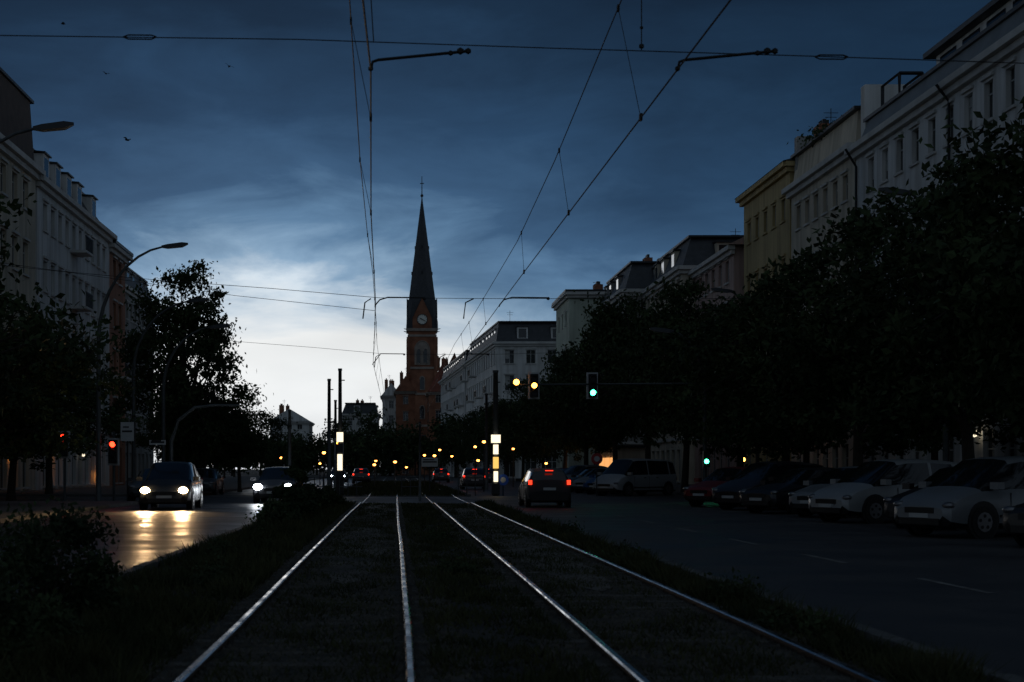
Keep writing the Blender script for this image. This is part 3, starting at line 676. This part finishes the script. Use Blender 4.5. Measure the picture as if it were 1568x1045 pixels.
def redlight(x,y,z,H,lit='e_red'):
    E=empty('traffic_light'); b=MB(); b.tube([(x,y+.2,0),(x,y+.2,H)],.06,0,8); b.build('post',['pole'],E); signal(E,x,y,z,lit,0)
redlight(-13.98,60,2.45,3.3); redlight(-11.9,60,2.15,3.0); redlight(-3.0,76,2.5,3.2,'e_amber')
E=empty('signal_gantry'); b=MB(); b.tube([(-9.6,61,0),(-9.6,61,2.6),(-9.3,61,3.5),(-8.6,61,4.05),(-7.8,61,4.15),(-6.7,61,4.15)],[.1,.09,.08,.07,.06,.05],0,8); b.build('mast',['pole'],E)
def board(name,x,y,z,w,h,m='sign',post=True):
    E=empty(name); b=MB()
    b.tube([(x,y+.06,0),(x,y+.06,z+h/2)],.035,1,6); b.box(x-w/2,x+w/2,y-.02,y+.02,z-h/2,z+h/2,0); b.box(x-w/2+.06,x+w/2-.06,y-.026,y-.021,z-.03,z+.05,1); b.box(x-w/2+.1,x+w/2-.2,y-.026,y-.021,z+h*.2,z+h*.2+.06,1)
    b.build('panel',[m,'dark'],E)
board('information_sign',-11.3,60,3.0,.55,.8); board('street_name_sign',-10.1,60.5,2.55,.7,.2); board('direction_sign',1.9,78,1.8,.9,.5)
def rsign(x,y,z,m,r=.3):
    E=empty('traffic_sign'); b=MB(); b.tube([(x,y+.06,0),(x,y+.06,z+r)],.03,1,6); b.tube([(x,y-.015,z),(x,y+.015,z)],r,0,20); b.tube([(x,y-.02,z),(x,y-.016,z)],r*.5,2,12); b.build('disc',[m,'dark','sign'],E)
rsign(5.7,75,.85,'blue'); rsign(10.5,74,1.95,'redsign')
def mast(x,y,H,r=.1):
    E=empty('overhead_line_mast'); b=MB(); b.tube([(x,y,0),(x,y,H)],[r*1.3,r*.9],0,10); b.tube([(x,y,H),(x,y,H+.12)],r*1.1,0,10)
    b.tube([(x,y,H-.5),(x+.25,y,H-.5)],.03,0,5); b.build('mast',['pole'],E,True); return E
mast(-2.9,75,6.6); mast(-3.8,82,6.5); mast(-8.9,120,6.3,.13); mast(5.3,75,6.5,.14); mast(1.1,63,3.4,.05)
mast(6.3,98,6.5); mast(-4.4,105,6.4)
def column(x,y,parts,nm='illuminated_column'):
    E=empty(nm); b=MB()
    for z0,z1,w,m in parts:
        b.box(x-w,x+w,y-.25-w*.2,y-.12,z0,z1,m)
        b.box(x-w-.03,x+w+.03,y-.119,y-.10,z0-.03,z1+.03,2)
    b.build('lit_panels',['e_yel','e_white','dark'],E)
column(-2.9,75,[(2.85,3.35,.17,1),(2.3,2.75,.12,2),(1.35,2.2,.13,1),(.1,1.3,.18,2)])
column(5.3,75,[(2.8,3.22,.24,1),(2.2,2.7,.13,1),(1.45,2.05,.14,0),(.75,1.3,.11,1),(.1,.66,.18,2)])
E=empty('guard_rail'); b=MB()
for seg in ((-2.9,-1.7),(.35,1.3),(3.3,4.6),(-6,-3.2)):
    x=seg[0]
    while x<seg[1]: b.tube([(x,74.2,0),(x,74.2,1.0)],.03,0,5); x+=.45
    b.tube([(seg[0],74.2,1.0),(seg[1],74.2,1.0)],.03,0,5); b.tube([(seg[0],74.2,.5),(seg[1],74.2,.5)],.025,0,5)
b.build('rails_and_posts',['pole'],E)
for x,y,z in ((5.35,95,2.9),(5.5,88,3.1),(2.27,110,2.48),(3.05,110,2.45),(-1.6,110,1.75),(0,112,1.98),(-4.5,90,2.45),(-3.9,84,2.9),(9.3,112,3.0),(-2.3,170,2.4),(6.6,165,2.9),(7.6,130,2.2),(4.4,140,3.3),(-8.0,100,2.2),(-6.6,125,1.9),(10.2,96,1.8),(1.2,150,1.6)):
    E=empty('lantern'); b=MB(); b.tube([(x,y,0),(x,y,z-.1)],.04,1,6); b.ball((x,y,z),random.uniform(.05,.085)+y*.0004,0,8,(1.1,1,.8)); b.tube([(x,y,z+.07),(x,y,z+.16)],[.15,.03],1,8); b.build('lantern_post',['e_warm','dark'],E)
for x,y,z,r,m in ((25.7,63.1,3.0,.17,'e_white'),(-21.7,90.5,2.6,.16,'e_warm'),(-21.7,99,2.4,.12,'e_white'),(-21.7,104,.9,.12,'e_warm'),(21.3,87,2.0,.14,'e_warm'),(13.2,54,1.25,.05,'e_amber'),(-21.7,81,2.2,.1,'e_warm'),(25.7,51,2.8,.1,'e_warm')):
    E=empty('wall_lamp'); b=MB(); b.ball((x,y,z),r,0,8); b.box(x-.05,x+.3 if x>0 else x+.05,y-.04,y+.04,z+r,z+r+.06,1); b.build('globe',[m,'dark'],E,True)
E=empty('kiosk'); b=MB()
for k in range(3): b.box(18.5,18.6,120+k*3.2,122.4+k*3.2,.5,2.4,0)
b.box(18.62,21,119,130,.13,3.2,1); b.box(18.3,21,118.8,130.2,3.2,3.4,2); b.build('walls',['e_warmlo','white2','dark'],E)
# ------------------------------------------------------------------ overhead wires
def sag(p,q,s,n=8):
    p=Vector(p);q=Vector(q); return [p.lerp(q,i/n)-Vector((0,0,s*4*(i/n)*(1-i/n))) for i in range(n+1)]
OW=empty('tram_overhead_wires')
b=MB(); r=.0085
lc=[(-.40,4,5.5),(-.25,14.6,5.52),(-.385,22.7,5.5),(-.48,35.3,5.5),(-.85,55,5.5),(-.8,75,5.5),(-.7,98,5.5),(-.6,130,5.5),(-.7,170,5.5),(-.6,210,5.5)]
lm=[(-.5,4,6.95),(-.50,14.6,6.75),(-.56,22.7,6.36),(-.57,29,6.28),(-.55,35.3,6.25),(-.6,45,6.15),(-.7,55,6.25),(-.7,75,6.25),(-.7,98,6.25),(-.6,130,6.25),(-.7,170,6.25)]
rc=[(3.05,4,5.5),(2.9,14.6,5.52),(2.76,23.3,5.5),(2.66,30.5,5.5),(2.6,35.3,5.5),(2.4,55,5.5),(2.3,75,5.5),(2.2,98,5.5),(2.3,130,5.5),(2.3,170,5.5),(2.3,210,5.5)]
rm=[(2.6,4,7.1),(2.6,14.6,6.9),(2.62,23.3,6.48),(2.62,30.5,6.3),(2.55,35.3,6.25),(2.4,45,6.15),(2.3,55,6.25),(2.3,75,6.25),(2.2,98,6.25),(2.3,130,6.25),(2.3,170,6.25)]
for k,ww in enumerate((lc,lm,rc,rm)): b.tube(ww,r*(1.15 if k%2==0 else .9),0,5)
def interp(pl,y):
    for a_,c_ in zip(pl,pl[1:]):
        if a_[1]<=y<=c_[1]:
            t=(y-a_[1])/(c_[1]-a_[1]); return Vector(a_).lerp(Vector(c_),t)
for y in (10,16.6,22.7,29.5,40,46,50.5,62,69): 
    for c_,m_ in ((lc,lm),(rc,rm)):
        p=interp(c_,y);q=interp(m_,y); b.tube([p,q],.004,0,4); b.box(p.x-.015,p.x+.015,p.y-.04,p.y+.04,p.z-.03,p.z+.05,0); b.box(q.x-.012,q.x+.012,q.y-.04,q.y+.04,q.z-.04,q.z+.03,0)
b.build('contact_and_messenger_wires',['cable'],OW)
b=MB()
b.tube([(-21.9,14.6,7.2),(-4.05,14.6,5.87),(-1.0,14.6,5.83),(1.6,14.6,5.74),(4.2,14.6,5.66),(6.6,14.6,5.58),(25.9,14.6,6.9)],.006,0,5)
for x,z in ((-2.62,5.855),(4.48,5.65)):
    b.tube([(x-.17,14.6,z),(x-.12,14.6,z+.02),(x+.12,14.6,z+.018),(x+.17,14.6,z)],.008,0,5); b.tube([(x-.17,14.6,z),(x-.12,14.6,z-.022),(x+.12,14.6,z-.024),(x+.17,14.6,z)],.008,0,5)
for x0 in (-.25,2.9):
    b.tube([(x0,14.6,5.52),(x0+.02,14.6,5.6),(x0+.08,14.6,5.62),(x0+.8,14.6,5.69),(x0+1.0,14.6,5.71)],.016,0,6)
    b.ball((x0+.92,14.6,5.71),.04,0,6); b.ball((x0+1.0,14.6,5.71),.035,0,6); b.ball((x0,14.6,5.53),.03,0,6); b.ball((x0+.82,14.6,5.69),.03,0,6)
b.tube([(2.53,14.6,5.72),(2.53,14.6,7.2)],.006,0,4); b.ball((2.53,14.6,5.76),.03,0,6); b.ball((2.53,14.6,5.95),.02,0,6)
b.tube([(-.5,14.6,6.75),(-.25,14.6,6.3),(-.22,14.6,5.8)],.006,0,4)
for (Y,zl,zr,z0) in ((35.3,8.2,6.6,5.65),(55,8.5,7.5,5.85)):
    b.tube(sag((-21.9,Y,zl),(-.4,Y,z0+.1),.35)[:-1]+[(-.4,Y,z0+.02),(2.3,Y,z0),(3.6,Y,z0)]+sag((3.7,Y,z0),(25.9,Y,zr),.3)[1:],.007,0,5)
    for x0 in (-.48 if Y<40 else -.85,2.6 if Y<40 else 2.4):
        b.tube([(x0-.02,Y,5.45),(x0,Y,5.5),(x0+.1,Y,5.62),(x0+.3,Y,z0+.03),(x0+1.2,Y,z0+.02)],.018,0,6); b.ball((x0+1.2,Y,z0),.045,0,6)
    b.tube([(-.6,Y,z0),(-.75,Y,z0-.1),(-.8,Y,z0-.5)],.018,0,5); b.tube([(1.95,Y,z0),(1.75,Y,z0-.1),(1.7,Y,z0-.5)],.018,0,5)
b.tube([(-21.9,36,9.0),(-12,35.8,6.9),(-4,35.5,5.75),(-.5,35.3,5.35)],.006,0,4)
b.build('cross_spans',['cable'],OW)
for x,y,z,s,t in ((-14,60,20.2,.16,.4),(-12.2,60,18.1,.13,1.2),(-7,60,18.4,.16,2.0),(-11.3,60,15.3,.2,.8)):
    b=MB(); b.ball((0,0,0),s*.35,0,8,(1.8,.6,.6))
    for q in (-1,1):
        b.poly([(s*.3,0,0),(s*.2,q*s*.9,s*.5),(-s*.15,q*s*1.5,s*.3),(-s*.25,q*s*.6,s*.2),(-s*.3,0,0)],0)
    b.poly([(-s*.5,0,0),(-s*1.0,s*.2,0),(-s*1.0,-s*.2,0)],0)
    o=b.build('bird',['black']); o.location=(x,y,z); o.rotation_euler=(R(20),0,t)
